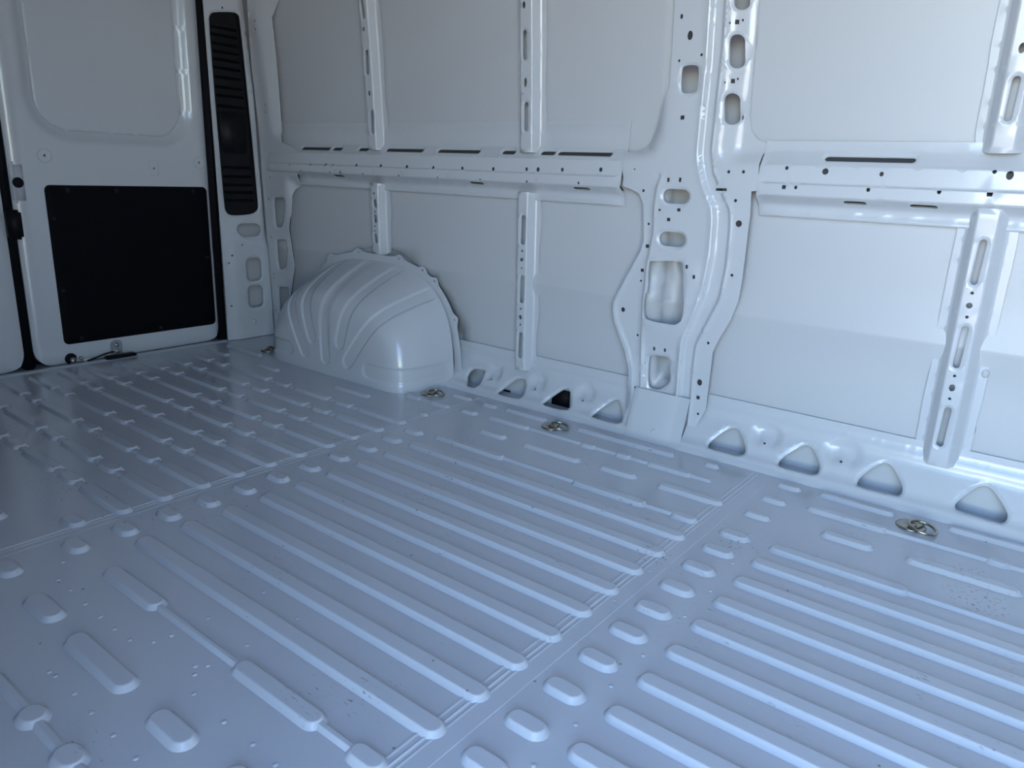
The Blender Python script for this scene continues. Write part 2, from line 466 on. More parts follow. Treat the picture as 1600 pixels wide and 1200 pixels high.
# lapped joints between the floor panels
def seam(x0, x1, ridges):
    mb = MB()
    prof = [(x0, -0.0003), (x0 + .002, 0.0006), (x1 - .002, 0.0006), (x1, -0.0003)]
    for (x, h) in ridges: prof += [(x - .003, .0005), (x, .0006 + h), (x + .003, .0005)]
    prof.sort()
    v = [(x, y, z) for x, z in prof for y in (0.05, 1.80)]
    mb.add(v, [(2 * i, 2 * i + 2, 2 * i + 3, 2 * i + 1) for i in range(len(prof) - 1)])
    o = mb.build('panel_joint', M_FLOOR, None, False); o.parent = floor; return o
seam(-1.516, -1.476, [(-1.508, .0012), (-1.496, .0008)])
seam(-0.584, -0.525, [(-0.578, .0012), (-0.566, .0016), (-0.557, .0008)])
# raised lip at the rear threshold
mb = MB(); mb.add([(x, y, z) for x, z in ((-2.765, 0), (-2.772, .005), (-2.792, .006), (-2.798, 0)) for y in (.2, 1.66)], [(2 * i, 2 * i + 2, 2 * i + 3, 2 * i + 1) for i in range(3)])
o = mb.build('threshold_lip', M_FLOOR); o.parent = floor

# ---- far side wall: outer skin
def skin_depth(x, z):
    d = -0.016 * np.where(z > 0.385, 1 - sstep(0.385, 0.45, z), 1 - np.clip((0.385 - z) / 0.07, 0, 1))
    q = np.sqrt(((x + 2.09) / 0.43) ** 2 + (np.maximum(z, 0) / 0.44) ** 2)
    d = d + 0.012 * (1 - sstep(0.985, 1.0, q))
    # skin set back behind the wide pillar, shaped to darken its openings
    xr = np.where(z < .50, -.80, np.where(z < .77, -.735, -.757))
    d = d + 0.060 * sstep(-0.948, -0.940, x) * (1 - sstep(-.004, .004, x - xr)) * sstep(.15, .17, z)
    return d
ell = [(-2.09 + 0.43 * r * math.cos(a), 0.44 * r * math.sin(a)) for r in (0.985, 0.992, 1.0) for a in np.linspace(0.02, math.pi - .02, 60)]
crs = [[(XR, z), (XF, z)] for z in (0.315, 0.380, 0.385, 0.390, 0.45)]
mb = sheet([(XR, 0), (XF, 0), (XF, ZC + .02), (XR, ZC + .02)], [], wall_map(YS), skin_depth, 0.06, crs + [ell[:60], ell[60:120], ell[120:]] + [[(q, 0), (q, ZC)] for q in (-.948, -.944, -.940, -.804, -.80, -.796, -.761, -.757, -.753, -.739, -.735, -.731)] + [[(-.97, q), (-.72, q)] for q in (.15, .16, .17, .495, .505, .765, .775)], edge=False)
wall = mb.build('wall_left', M_SKIN)
tag(wall, 'white painted outer body skin behind the posts and rail', 'wall', kind='structure')

# ---- ceiling, near side wall with the open door, bulkhead, rear panel added to stop light leaks
tag(MB().box((XR - .1, YN - .05, ZC), (XF, YS - .1, ZC + .03)).build('ceiling', M_ROOF, None, False), 'white metal van roof overhead', 'ceiling', kind='structure')
DX0, DX1 = -0.43, 0.87
nw = MB().box((XR - .1, YN - .05, -.05), (DX0, YN, ZC)).box((DX1, YN - .05, -.05), (XF, YN, ZC)).box((DX0, YN - .05, 1.75), (DX1, YN, ZC))
tag(nw.build('wall_right', M_SKIN, None, False), 'near side van wall with the open sliding door gap', 'wall', kind='structure')
tag(MB().box((XF, YN - .05, -.05), (XF + .03, YS, ZC)).build('wall_front', M_CAB, None, False), 'bulkhead behind the cab', 'wall', kind='structure')
tag(MB().box((XR - .03, YN - .05, -.06), (XR + .005, YS + .06, ZC + .03)).build('rear_light_block', M_RUBBER, None, False), 'dark panel added behind the rear doors to block light', 'wall', kind='structure')
# the van stands on open asphalt
tag(link('ground', mesh('ground', [(-40, -60, -.55), (40, -60, -.55), (40, 60, -.55), (-40, 60, -.55)], [(0, 1, 2, 3)], False), M_CONC),
    'asphalt ground outside the van', 'ground', kind='structure')

# ================================================================== THINGS ON THE SIDE WALL
# ---- horizontal rail: profile sheet (u = x, v = arc length from the upper edge)
RP = np.array([(1.893, .876), (1.892, .862), (1.889, .858), (1.890, .803), (1.887, .797), (1.867, .772), (1.861, .766), (1.860, .7285), (1.8585, .7255), (1.8525, .7225), (1.852, .6975),
               (1.855, .694), (1.884, .677), (1.888, .672), (1.890, .655), (1.887, .652), (1.887, .646), (1.897, .644)])
RS = np.concatenate([[0], np.cumsum(np.hypot(*np.diff(RP, axis=0).T))])
def rail_map(u, v, d):
    y = np.interp(v, RS, RP[:, 0]); z = np.interp(v, RS, RP[:, 1])
    y2 = np.interp(v + .002, RS, RP[:, 0]); z2 = np.interp(v + .002, RS, RP[:, 1])
    y1 = np.interp(v - .002, RS, RP[:, 0]); z1 = np.interp(v - .002, RS, RP[:, 1])
    ty, tz = y2 - y1, z2 - z1; L = np.maximum(np.hypot(ty, tz), 1e-6); ny, nz = -tz / L, ty / L
    return np.stack([u, y + ny * d, z + nz * d], 1)
def rail_face(p):                      # pixel on the upright rail face -> (x, v)
    x, z = W(p, 1.858)
    k = np.interp(-z, -RP[5:11, 1], RS[5:11]); return (x, float(k))
def rail_top(p):                       # pixel on the sloping shelf above the face
    a, b2 = RP[4], RP[5]; e = (b2 - a); d = ray(p); n = np.array([-e[1], e[0]])
    t = ((a - O[1:]) @ n) / (d[1:] @ n); P = O + d * t
    v = RS[4] + np.hypot(P[1] - a[0], P[2] - a[1]); return (P[0], float(np.clip(v, RS[4] + .012, RS[5] - .012)))
def make_rail(x0, x1, dots, ovals, squares, slots, under, label, v0=0.0):
    h = []
    for (p, r) in dots: h.append((circle(rail_face(p), r, r * 1.15, 9), 0))
    for (p, r, r2) in ovals: h.append((circle(rail_face(p), r, r2, 12), 0))
    for (p, r) in squares:
        x, v = rail_face(p); h.append(([(x - r, v - r), (x + r, v - r), (x + r, v + r), (x - r, v + r)], 0))
    vm = (RS[4] + RS[5]) / 2 - 0.001
    for (a, b2) in slots:
        xa = rail_top(a)[0]; xb = rail_top(b2)[0]; h.append((slot((xa + .008, vm), (xb - .008, vm), 0.0075), 0.003))
    vu = RS[12] - 0.018
    for (xa, xb) in under: h.append((slot((xa, vu), (xb, vu), 0.008), 0))
    lines = [[(x0, v), (x1, v)] for v in RS[1:-1]] + [[(x0, v + q), (x1, v + q)] for v in RS[5:12] for q in (-.002, .002)]
    mb = sheet([(x0, v0), (x1, v0), (x1, RS[-1]), (x0, RS[-1])], h, rail_map, None, 0.03, [l for l in lines if l[0][1] > v0])
    o = tag(mb.build('wall_rail', M_PAINT), label, 'rail', 'horizontal rails on the side wall')
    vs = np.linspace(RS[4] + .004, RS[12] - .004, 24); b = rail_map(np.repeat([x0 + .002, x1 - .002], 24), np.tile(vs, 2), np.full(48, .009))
    MB().add(b, [(i, i + 1, 25 + i, 24 + i) for i in range(23)]).build('dark_backing', M_HOLE_DARK, o)  # dark strip added behind the rail so its holes and slots read black
    return o
UP = [((454, 256.5), .0055), ((486, 257), .0055), ((509, 257.6), .0065), ((520, 258), .0055), ((556.5, 258.8), .0065), ((594.5, 259.5), .0065), ((635, 261), .0065), ((676.5, 262), .0052),
      ((721.7, 263), .0052), ((770, 264), .0055), ((822, 264.3), .0052), ((840, 264.7), .0060), ((877.8, 265), .0052), ((938, 265), .0056)]
LO = [((472, 272), .004), ((517, 273.6), .004), ((568.7, 275), .004), ((624.5, 277.8), .004), ((685, 280), .0033), ((751.7, 282.5), .0033), ((824.7, 284), .0035), ((905.5, 286), .0036)]
RX0 = W((418, 262))[0]; RX1 = W((972, 262))[0]
make_rail(RX0, RX1, UP + LO, [((533.4, 273), .0045, .0095)], [((433, 255.5), .004)],
          [((464.5, 241), (510, 241)), ((514, 241), (529, 241)), ((554, 242), (570, 242)), ((598, 242), (657, 242)), ((679, 243), (746, 243)), ((781, 243), (802, 243)), ((842, 243), (865, 243)), ((869, 243), (955, 243))],
          [(-2.30, -2.26), (-1.62, -1.58), (-1.22, -1.18)],
          'perforated white steel rail from the dark grille pillar to the wide centre pillar')
FX0 = W((1186, 270))[0]
make_rail(FX0, 1.7, [((1228.8, 262.5), .0042), ((1377, 272), .0046), ((1553.8, 268), .0042), ((1244.5, 293), .0038), ((1357.5, 296.7), .0042), ((1468, 300), .0042)],
          [((1289, 268), .0072, .0072), ((1577.8, 274), .0068, .0092)], [((1226, 292.5), .0045), ((1547, 303), .0052)],
          [((1290, 242.5), (1434, 242.5))], [(-0.47, -0.435), (-0.33, -0.29)],
          'perforated white steel rail right of the wide centre pillar, running out of view', RS[3] - .020)

# ---- upright hat-section posts (u = arc length across the section, v = height)
def make_post(xc, z0, z1, hw, base, fl, slots, dots, label, wig=0.0, rim=0.003, xshift=None):
    yb = YS - 0.008; dp = yb - 1.86
    sec = [(-base - fl, dp), (-base - .004, dp), (-base + .001, dp - .004), (-hw - .0015, .0025), (-hw + .0015, 0), (hw - .0015, 0), (hw + .0015, .0025), (base - .001, dp - .004), (base + .004, dp), (base + fl, dp)]
    sec = np.array(sec); s = np.concatenate([[0], np.cumsum(np.hypot(*np.diff(sec, axis=0).T))]); s -= s[-1] / 2
    def mp(u, v, d):
        x = np.interp(u, s, sec[:, 0]); y = np.interp(u, s, sec[:, 1])
        return np.stack([xc + x, 1.86 + y + d + lean(v), v], 1)
    h = []
    for (a, b2, r) in slots:
        A = W(a); B = W(b2); h.append((slot((A[0] - xc, min(A[1], B[1]) + r), (B[0] - xc, max(A[1], B[1]) - r), r), rim))
    for (p, r, r2) in dots:
        A = W(p); h.append((circle((A[0] - xc, A[1]), r, r2, 10), 0))
    h = [([(min(max(q[0], -hw + .004), hw - .004), q[1]) for q in poly], rm) for poly, rm in h]
    zs = np.linspace(z0, z1, 25); e = s[-1]
    wob = lambda z, k: wig * (np.sin(z * 23 + k) + 0.6 * np.sin(z * 41 + 2 * k))
    # the foot and head of the post end a little short on the flanges
    out = [(-e + .006 + wob(z0 + .02, 0), z0 + .018), (s[1], z0 + .008), (s[2], z0 + .003), (s[3], z0), (s[6], z0), (s[7], z0 + .003), (s[8], z0 + .008)] + [(e - .001 + wob(z, 1) - abs(wig), z) for z in zs[1:-1]] + \
          [(s[8], z1 - .008), (s[7], z1 - .003), (s[6], z1), (s[3], z1), (s[2], z1 - .003), (s[1], z1 - .008)] + [(-e + .001 + wob(z, 0) + abs(wig), z) for z in zs[1:-1][::-1]]
    lines = [[(q + k, z0), (q + k, z1)] for q in s[1:-1] for k in (-.0018, 0, .0018)]
    mb = sheet(out, h, mp, None, 0.022, lines)
    return tag(mb.build('wall_post', M_PAINT), label, 'post', 'upright posts on the side wall')
make_post(-2.082, .412, .668, .0185, .028, .024, [((585.4, 311), (585.4, 324.2), .0075), ((585.7, 335), (585.7, 348.5), .0075), ((586.3, 365), (586.3, 380), .0075)],
          [((584, 302), .004, .005), ((585.7, 330.5), .0035, .0035), ((586, 353.3), .0035, .0035), ((586, 360.5), .0035, .0035)],
          'short white slotted post standing on top of the wheel arch', 0.004, .002)
make_post(-2.085, .782, 1.80, .0185, .028, .022, [((565, -10), (565.4, 29.5), .0075), ((570.8, 77.5), (574.5, 116.8), .0075), ((579.5, 171.8), (582.5, 208.8), .0075)],
          [((568, 45.5), .005, .007), ((577, 145.8), .005, .009)], 'slotted white post above the rail, over the wheel arch', 0.003, .002)
make_post(-1.408, .100, .668, .0175, .028, .022, [((816.5, 336), (816.5, 382.5), .0072), ((814.7, 430.5), (814.7, 473.5), .0072), ((812.3, 519), (812.3, 560), .0072)],
          [((815.8, 392), .0035, .0035), ((815, 405.6), .006, .006), ((815, 418.6), .003, .003), ((813.7, 482.6), .0032, .0032), ((813, 495.6), .006, .008), ((813, 507.5), .0032, .0032)],
          'tall slotted white post below the rail between wheel arch and centre pillar', 0.004, .002)
make_post(-1.403, .784, 1.80, .0205, .030, .022, [((819.5, 46), (819.5, 93.7), .0075), ((821.5, 158.8), (821.5, 205), .0075)],
          [((818.5, 7.5), .006, .009), ((821, 128.8), .0055, .0125)], 'slotted white post above the rail, left of the wide centre pillar', 0.002, .002)
P3 = make_post(-0.185, .105, .693, .0195, .037, .022, [((1535, 374), (1522.5, 446), .0075), ((1506.5, 509), (1495, 576), .0075), ((1480, 636), (1469, 699), .0075)],
          [((1519, 457.8), .0035, .0035), ((1514.5, 477.5), .0065, .0065), ((1510.8, 495.5), .0035, .0035), ((1491.5, 587.5), .0033, .0033), ((1487.5, 606), .0062, .0085), ((1483.8, 623), .0033, .0033)],
          'brightly lit slotted white post below the rail at the right', 0.001, .003)
P4 = make_post(-0.186, .800, 1.80, .0195, .037, .022, [((1588, 118), (1575, 190), .0075)], [((1597, 75), .006, .010)], 'brightly lit slotted white post above the rail at the right', 0.001, .003)
# squeezed-out grey sealant along the right-hand posts
def sealant(pts, parent):
    for (p, r, r2) in pts:
        x, z = W(p, YS - .004); y = YS - .003 + float(lean(z)) + float(skin_depth(np.array([x]), np.array([z]))[0])
        mb = MB().lathe([(r, .002), (r * .9, -.002), (r * .55, -.0035)], (0, 0, 0), 'y', 12)
        mb.v = [(a + x, b2 + y, c * r2 / r + z) for a, b2, c in mb.v]
        mb.build('sealant', M_SEAL, parent)
sealant([((1538, 204), .007, .007), ((1546, 136), .006, .010), ((1540, 160), .004, .006), ((1541, 178), .0035, .008), ((1548, 105), .003, .012), ((1556, 60), .003, .02), ((1561, 28), .004, .02)], P4)
sealant([((1575, 412), .006, .012), ((1540, 583), .008, .011), ((1536, 605), .004, .015), ((1528, 635), .0045, .02), ((1518, 672), .0085, .014), ((1440, 663), .004, .008)], P3)

# ---- wide centre pillar: one large pressing with many openings
def line_at(px):                       # pixel polyline -> x as function of z
    q = sorted([W(p) for p in px], key=lambda a: a[1]); q = np.array(q)
    return lambda z: np.interp(z, q[:, 1], q[:, 0])
L1p = [(1118, -200), (1110, 0), (1104, 100), (1095, 187), (1090, 237), (1091, 258), (1098, 290), (1112, 326), (1113, 344), (1109, 395), (1104, 420), (1097.5, 451), (1084.7, 487), (1066, 531), (1062.7, 553), (1057, 627), (1050, 690)]
L2p = [(1144, -200), (1135, 0), (1130, 75), (1120, 162), (1112, 237), (1116, 270), (1127, 297), (1141.5, 330), (1141.5, 355), (1136, 414), (1125, 469), (1106.7, 502), (1088, 539), (1083, 575), (1079, 634), (1072, 690)]
LAp = [(1032, 275), (1024.8, 295), (1021, 323), (1019.5, 365), (1010.8, 407), (1003.8, 470), (1001, 526), (1000, 600), (993, 655)]
fL1, fL2, fLA = line_at(L1p), line_at(L2p), line_at(LAp)
zA0 = W((1032, 275))[1]
out = [(1064, -240), (1055, 0), (1051, 75), (1047, 135), (1030, 180), (1013, 217), (1003, 229), (990, 236), (973, 238), (972.5, 262), (972, 291), (985, 296), (997, 302), (1004, 319.5), (1004, 375.5), (998.5, 393), (977.5, 431.5),
       (963, 459), (957.8, 472), (957.6, 484), (960, 501.5), (977.5, 547), (983.8, 575), (983.8, 613.5), (979, 645), (984, 664), (1040, 693), (1072, 698), (1103, 640), (1110, 583), (1114, 549.7), (1125, 527.7), (1143, 498), (1154, 469),
       (1160, 436), (1172.7, 333), (1174.5, 299), (1185, 298), (1185.5, 270), (1186, 240), (1192, 236), (1192, 223), (1178, 218), (1167, 203), (1164, 180), (1168, 120), (1178, 0), (1196, -240)]
def pil_depth(x, z):
    d = np.zeros_like(x)
    l1, l2 = fL1(z), fL2(z); wd = l2 - l1
    u = (x - l1) / np.maximum(wd, 1e-4)
    lo = sstep(0.04, 0.22, u) * (1 - sstep(0.80, 1.0, u)) * 0.012
    ridge = -0.003 * np.exp(-((u + 0.02) / 0.10) ** 2) - 0.003 * np.exp(-((u - 1.02) / 0.08) ** 2)
    d = d + lo + ridge
    # upper right wing falls back towards the skin
    up = sstep(0.76, 0.80, z); ed = (x - l2)
    d = d + up * (0.034 * sstep(0.012, 0.065, ed))
    # left gusset and opening flange above the rail
    xl = np.interp(z, [0.77, 0.80, 0.85, 0.92, 2], [-1.02, -0.985, -0.965, -0.96, -0.96])
    gus = sstep(0.775, 0.80, z) * sstep(0.02, -0.035, x - xl) * 0.034
    d = d + gus
    # wavy edged plate on the left lies lower behind a joggle line
    la = fLA(z); a = (z < zA0) * sstep(0.003, -0.006, x - la)
    d = d + 0.007 * a - 0.0025 * (z < zA0) * np.exp(-((x - la - .006) / .004) ** 2)
    # bulge around the big opening, step below it
    mid = sstep(0.30, 0.325, z) * (1 - sstep(0.50, 0.53, z)) * sstep(0.0, 0.02, x - la) * (1 - sstep(-0.03, -0.008, x - l1))
    d = d - 0.006 * mid
    low = (1 - sstep(0.265, 0.29, z)) * sstep(0.0, 0.012, x - la) * (1 - sstep(-0.012, 0, x - l1)); d = d + 0.006 * low
    foot = (1 - sstep(0.10, 0.14, z)) * sstep(-0.02, 0.03, x - l1); d = d - 0.004 * foot
    return d
def pc(p, r, r2=None): A = W(p); return (circle(A, r, r2, 10), 0)
def psq(p, r, r2=None):
    x, z = W(p); r2 = r2 or r; return ([(x - r, z - r2), (x + r, z - r2), (x + r, z + r2), (x - r, z + r2)], 0)
def ph(pts, rim=0.004, it=1): return (round_poly(Ws(pts), it), rim)
def pstad(c, hw, hh, rim):
    a = W(c); b2 = W((c[0] + hw, c[1])); t = W((c[0], c[1] - hh)); rx = b2[0] - a[0]; rz = t[1] - a[1]
    if rx > rz: return (slot((a[0] - rx + rz, a[1]), (a[0] + rx - rz, a[1]), rz, 7), rim)
    return (slot((a[0], a[1] - rz + rx), (a[0] + (t[0] - a[0]), a[1] + rz - rx), rx, 7), rim)
ph_list = [pc((1065.5, 26), .004, .006), pc((1078.7, 55.5), .0075, .011), pc((1096.7, 85.7), .0036), pc((1061.7, 95), .0036), psq((1066.7, 183.7), .0055, .005), psq((1044.7, 281), .0035, .0055), psq((1063, 281), .0035, .0055),
           (chamf(Ws([(1065, 102), (1092.5, 101), (1090, 145.5), (1063.5, 146.5)]), .09), .003),
           pstad((1156.7, -8), 9.5, 22, .004), pstad((1149.7, 79), 9.5, 27, .004), pstad((1141.3, 169.6), 9.5, 25, .004),
           psq((1150.3, 33.5), .004, .005), psq((1143, 126), .004, .005), pc((1141, 36), .002, .003), pc((1157, 29.7), .002, .003), pc((1133, 129), .002, .003), pc((1148.7, 122), .002, .003), pc((1153.5, 182), .0025, .006),
           pc((1139, 268.5), .0042), pc((1162, 268.5), .0042),
           pstad((1056, 307), 21, 11.5, .004), pc((1031, 328), .0035), psq((1061, 328), .005, .004), psq((1045, 343), .005, .0045), pstad((1050, 374), 21, 11.4, .004),
           ph([(1014, 409), (1020, 407.4), (1064, 407.4), (1069, 413), (1068.5, 463), (1070, 465), (1067.5, 500), (1057, 507.5), (1048, 507), (1012, 500.5), (1005.8, 492), (1008, 458.5), (1013, 457)], .003, 1),
           psq((1074.8, 416.6), .0035, .005), psq((1085.8, 432.4), .0035, .005), psq((1021, 545), .0032, .005), psq((1037.7, 547.5), .0032, .005),
           (chamf(Ws([(1012, 554.5), (1044.6, 558.5), (1045.5, 599), (1027, 611.5), (1010, 605.5)]), .12), .004),
           (Ws([(1030, 617), (1037, 618), (1037, 623)]), 0),
           pc((992, 264.4), .0025), pc((1004, 297.8), .004), pc((1012, 350), .0036), psq((1010, 384.7), .0055, .0045), psq((1002, 422.5), .0050, .0045), pc((1000, 439), .0036), pc((972, 484), .0070), pc((994.8, 524), .0036), pc((991, 606), .0036),
           pc((1149.6, 313.5), .0042), pc((1154.7, 349.5), .0085), pc((1144, 430), .0042), pc((1107, 535.8), .0040), pc((1093.5, 597.4), .0075, .0095), psq((1091, 621), .0050), pc((1092, 646), .0036),
           (Ws([(1116, 294), (1136, 294.3), (1136, 298.6), (1116, 298)]), 0), (Ws([(1167.5, 295.5), (1182, 296), (1182, 299.5), (1167.5, 298.8)])[:4], 0)]
ph_list = ph_list[:-1]
def off_line(f, dx, z0, z1, n=60): return [(float(f(z)) + dx, z) for z in np.linspace(z0, z1, n)]
plines = []
for dx in (-.008, -.003, .0, .004, .009, .014): plines.append(off_line(fL1, dx, 0.02, 1.5, 120))
for dx in (-.014, -.009, -.004, 0, .004, .009, .02, .035): plines.append(off_line(fL2, dx, 0.02, 1.5, 120))
for dx in (-.006, -.002, .002, .005, .010, .016): plines.append(off_line(fLA, dx, 0.04, zA0, 60))
mb = sheet(Ws(out), ph_list, wall_map(1.858), pil_depth, 0.014, plines, th=0.003)
pil = mb.build('wall_pillar', M_PAINT)
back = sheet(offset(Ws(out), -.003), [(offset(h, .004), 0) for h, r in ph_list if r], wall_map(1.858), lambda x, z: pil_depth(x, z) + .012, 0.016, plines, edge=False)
back.build('dark_back_layer', M_HOLE_DARK, pil)  # dark layer added so the small pillar holes read black
tag(pil, 'wide white centre pillar with oval and square openings and a curved channel', 'pillar')
# foot plate seam and bolt boss at the pillar base
x, z = W((1030, 671), 1.842); fb = MB().lathe([(.009, .008), (.009, -.003), (.006, -.004), (.004, -.001)], (x, 1.840, z), 'y', 14).build('foot_boss', M_PAINT, pil)
fp = [(1.817, -.0005), (1.8205, .004), (1.829, .009), (1.834, .014), (1.842, .040), (1.856, .085), (1.864, .112), (1.872, .135)]
xs = [-.974, -.966, -.955, -.93, -.90, -.87, -.845, -.838, -.828, -.80]; dx = [.003, 0, 0, 0, 0, 0, 0, .002, .002, 0]
MB().add([(x, y + q, z) for x, q in zip(xs, dx) for y, z in fp], [(i * 8 + j, i * 8 + j + 8, i * 8 + j + 9, i * 8 + j + 1) for i in range(len(xs) - 1) for j in range(7)]).build('foot_plate', M_PAINT, pil)
# turned side wall of the left plate closing the pillar box towards the rear
bx = [W(p) for p in out[8:25]]
mb = MB(); n = len(bx); mb.add([(x + .004, 1.866, z) for x, z in bx] + [(x + .004, YS, z) for x, z in bx], [(i, i + 1, n + i + 1, n + i) for i in range(n - 1)])
mb.build('inner_return', M_PAINT, pil)
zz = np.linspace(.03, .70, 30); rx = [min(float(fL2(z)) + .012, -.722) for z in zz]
MB().add([(x, 1.868 + float(lean(z)), z) for x, z in zip(rx, zz)] + [(x, YS + .03 + float(lean(z)), z) for x, z in zip(rx, zz)], [(i, i + 1, 31 + i, 30 + i) for i in range(29)]).build('inner_return', M_HOLE_DARK, pil)  # unseen dark return added to keep light out of the pillar box

# ---- sill pressings along the foot of the wall
def make_sill(x0, x1, A, B, tri, dots, label, bosses):
    A = np.array(A); B = np.array(B); e = (B - A); Ls = np.hypot(*e); e = e / Ls; n = np.array([e[1], -e[0]])   # n points into the wall and down
    prof = np.array([(A[0] - .016, -.0005), (A[0] - .012, .004), (A[0] - .004, A[1] - .002), tuple(A), tuple(B), (B[0] + .004, B[1] + .006), (B[0] + .005, B[1] + .032)])
    ps = np.concatenate([[0], np.cumsum(np.hypot(*np.diff(prof, axis=0).T))]); ps -= ps[3]
    def mp(u, v, d):
        y = np.interp(v, ps, prof[:, 0]); z = np.interp(v, ps, prof[:, 1]); k = sstep(ps[3] - .004, ps[3] + .01, v)
        return np.stack([u, y + k * d * n[0], z + k * d * n[1]], 1)
    def WSl(p):
        d = ray(p); t = ((A - O[1:]) @ n) / (d[1:] @ n); P = O + d * t
        return (P[0], float((P[1:] - A) @ e))
    h = []; cs = []
    for t in tri:
        q = [WSl(p) for p in t]; q = [(a, min(max(b2, .002), Ls - .004)) for a, b2 in q]; h.append((round_poly(q, 1), .0045)); cs.append(np.mean(q, 0))
    for p in dots:
        a = WSl(p); h.append((circle(a, .0034, None, 8), 0))
    def dep(u, v):
        d = 0.012 * sstep(.004, .03, v) * (1 - sstep(Ls - .03, Ls, v))
        for (p, s) in bosses:                    # stiffening pockets between the openings
            a = WSl(p); q = np.hypot((u - a[0]) / (.042 * s), (v - a[1] - .022) / .036); d = d + 0.011 * (1 - sstep(.65, 1.0, q))
            q2 = np.hypot((u - a[0]) / .022, (v - a[1] - .0) / .022); d = d - 0.010 * (1 - sstep(.2, 1.0, q2))
        return d
    lines = [[(x0, v), (x1, v)] for v in (*ps[1:-1], .006, .012, .02, Ls - .02, Ls - .008)]
    mb = sheet([(x0, ps[0]), (x1, ps[0]), (x1, ps[-1]), (x0, ps[-1])], h, mp, dep, 0.011, lines, th=.003)
    return tag(mb.build('sill_panel', M_PAINT), label, 'sill', 'sill pressings along the wall foot')
T = [[(1103, 695), (1106, 687.5), (1132, 668), (1142.5, 665), (1151, 667.4), (1158, 679), (1163.5, 698), (1161, 707), (1153, 711), (1142.5, 709), (1107.5, 700)],
     [(1213.4, 722.5), (1217.8, 713.8), (1245.8, 695.4), (1257, 691), (1267.6, 695.4), (1275.5, 710), (1280.4, 726), (1277, 736.5), (1270, 740.5), (1258, 738), (1217.8, 728.6)],
     [(1337, 752.5), (1342.5, 742.5), (1367.5, 723.8), (1382.5, 718.8), (1393.8, 725), (1405, 745), (1410.5, 760), (1407.5, 770), (1398.8, 773), (1340, 758.8)],
     [(1491, 787.5), (1495, 781), (1522.5, 760), (1536, 755), (1547.5, 757.5), (1560, 772.5), (1575, 797.5), (1575, 807.5), (1570, 813.8), (1560, 815.5), (1495, 795)]]
make_sill(-0.805, 1.0, (1.832, .012), (1.908, .118), T, [(1193, 690), (1313, 718.8)], 'white sill pressing with triangular openings right of the centre pillar',
          [((1193, 690), 1.0), ((1313, 718.8), 1.1)])
T2 = [[(726, 592), (726, 583), (733.8, 573.5), (741.6, 573), (755, 576), (753, 582), (744, 603), (738, 606), (728, 603)],
      [(775.4, 612), (781, 605.5), (801, 589.8), (808, 588), (818, 589.8), (818, 601), (813.6, 619), (807, 623), (778.8, 616.8)],
      [(845, 630), (850.8, 622.4), (871, 607.8), (880, 603.7), (886.8, 605.5), (889, 616.8), (888.6, 632.5), (882, 640.8), (855, 634.8)],
      [(921.6, 648), (927, 641.5), (947.5, 627), (958.8, 621), (965.5, 623.5), (970, 641.5), (970, 652.8), (965.5, 659.5), (958.8, 661), (925, 651.6)]]
make_sill(-1.70, -0.972, (1.836, .012), (1.908, .118), T2, [(765, 590.4), (833, 606), (908, 623.5)], 'white sill pressing with openings between wheel arch and centre pillar',
          [((765, 590.4), .8), ((833, 606), .8), ((908, 623.5), .85)])
# black boxes standing in for dark skin openings seen through the sill
x0, z0 = W((862, 632), YS - .004); x1, z1 = W((890, 612), YS - .004)
fl = MB().box((x0, YS + float(lean(z0)) - .008, z0), (x1, YS + float(lean(z0)) + .004, z1), .002); o = fl.build('dark_vent_box', M_RUBBER); tag(o, 'black box for the dark vent flap opening seen through the third sill opening', 'flap')
x0, z0 = W((778, 620), YS - .004); x1, z1 = W((797, 611), YS - .004)
tag(MB().box((x0, YS + float(lean(z0)) - .008, z0), (x1, YS + float(lean(z0)) + .004, z1), .002).build('dark_vent_box', M_RUBBER), 'small black box for the dark flap opening seen through the sill under the post', 'flap')

# ---- rear corner: grille pillar (faces forward) and its perforated side frame
XP = -2.77
vent = [(327, 30), (334.5, 20.4), (364.5, 20.4), (375, 30), (403.5, 315), (399, 333), (360, 336), (351, 324)]
ventw = round_poly([WX(p, XP) for p in [(326.5, 34), (329, 21), (337, 18.5), (364, 18.5), (373, 21), (376, 34), (404.5, 312), (404, 328), (396, 335), (364, 337.5), (354, 333), (350.5, 318)]], 2)
yl, yr = 1.668, 1.875
po = [(yl, 0.002), (1.885, 0.002), (1.876, .2), (1.868, .45), (1.862, .6), (1.848, 1.0), (1.828, 1.25), (1.80, 1.55), (1.77, 1.9), (1.62, 1.9), (1.655, 1.3), (1.662, .7)]
def xh(c, hw, hh, rim=.003):
    X = XP + (.014 if c[1] > 400 else 0); a = WX(c, X); b2 = WX((c[0] + hw, c[1]), X); t = WX((c[0], c[1] - hh), X)
    return (rrect(a[0] - (b2[0] - a[0]), b2[0], a[1] - (t[1] - a[1]), t[1], min(b2[0] - a[0], t[1] - a[1]) * (.6 if c[1] > 400 else .96)), rim)
def xp_depth(y, z):
    d = np.zeros_like(y)
    zt = 0.44 - 0.35 * np.abs(y - 1.74)
    d = d - 0.014 * (1 - sstep(-0.025, 0.03, z - zt)) * sstep(1.675, 1.715, y)
    e = np.interp(z, [0, .2, .45, .6, 1., 1.25, 1.55, 1.9], [1.885, 1.876, 1.868, 1.862, 1.848, 1.828, 1.80, 1.77]) - y
    d = d - 0.005 * np.exp(-((e - .024) / .005) ** 2) + .004 * (1 - sstep(0, .016, e))
    d = d + 0.004 * (1 - sstep(0.098, 0.102, z))
    return d
hl = [(ventw, .004), xh((389.5, 359.5), 18, 10.5), xh((397.5, 421), 11.5, 18.5), xh((400.5, 463), 11.5, 17.5)]
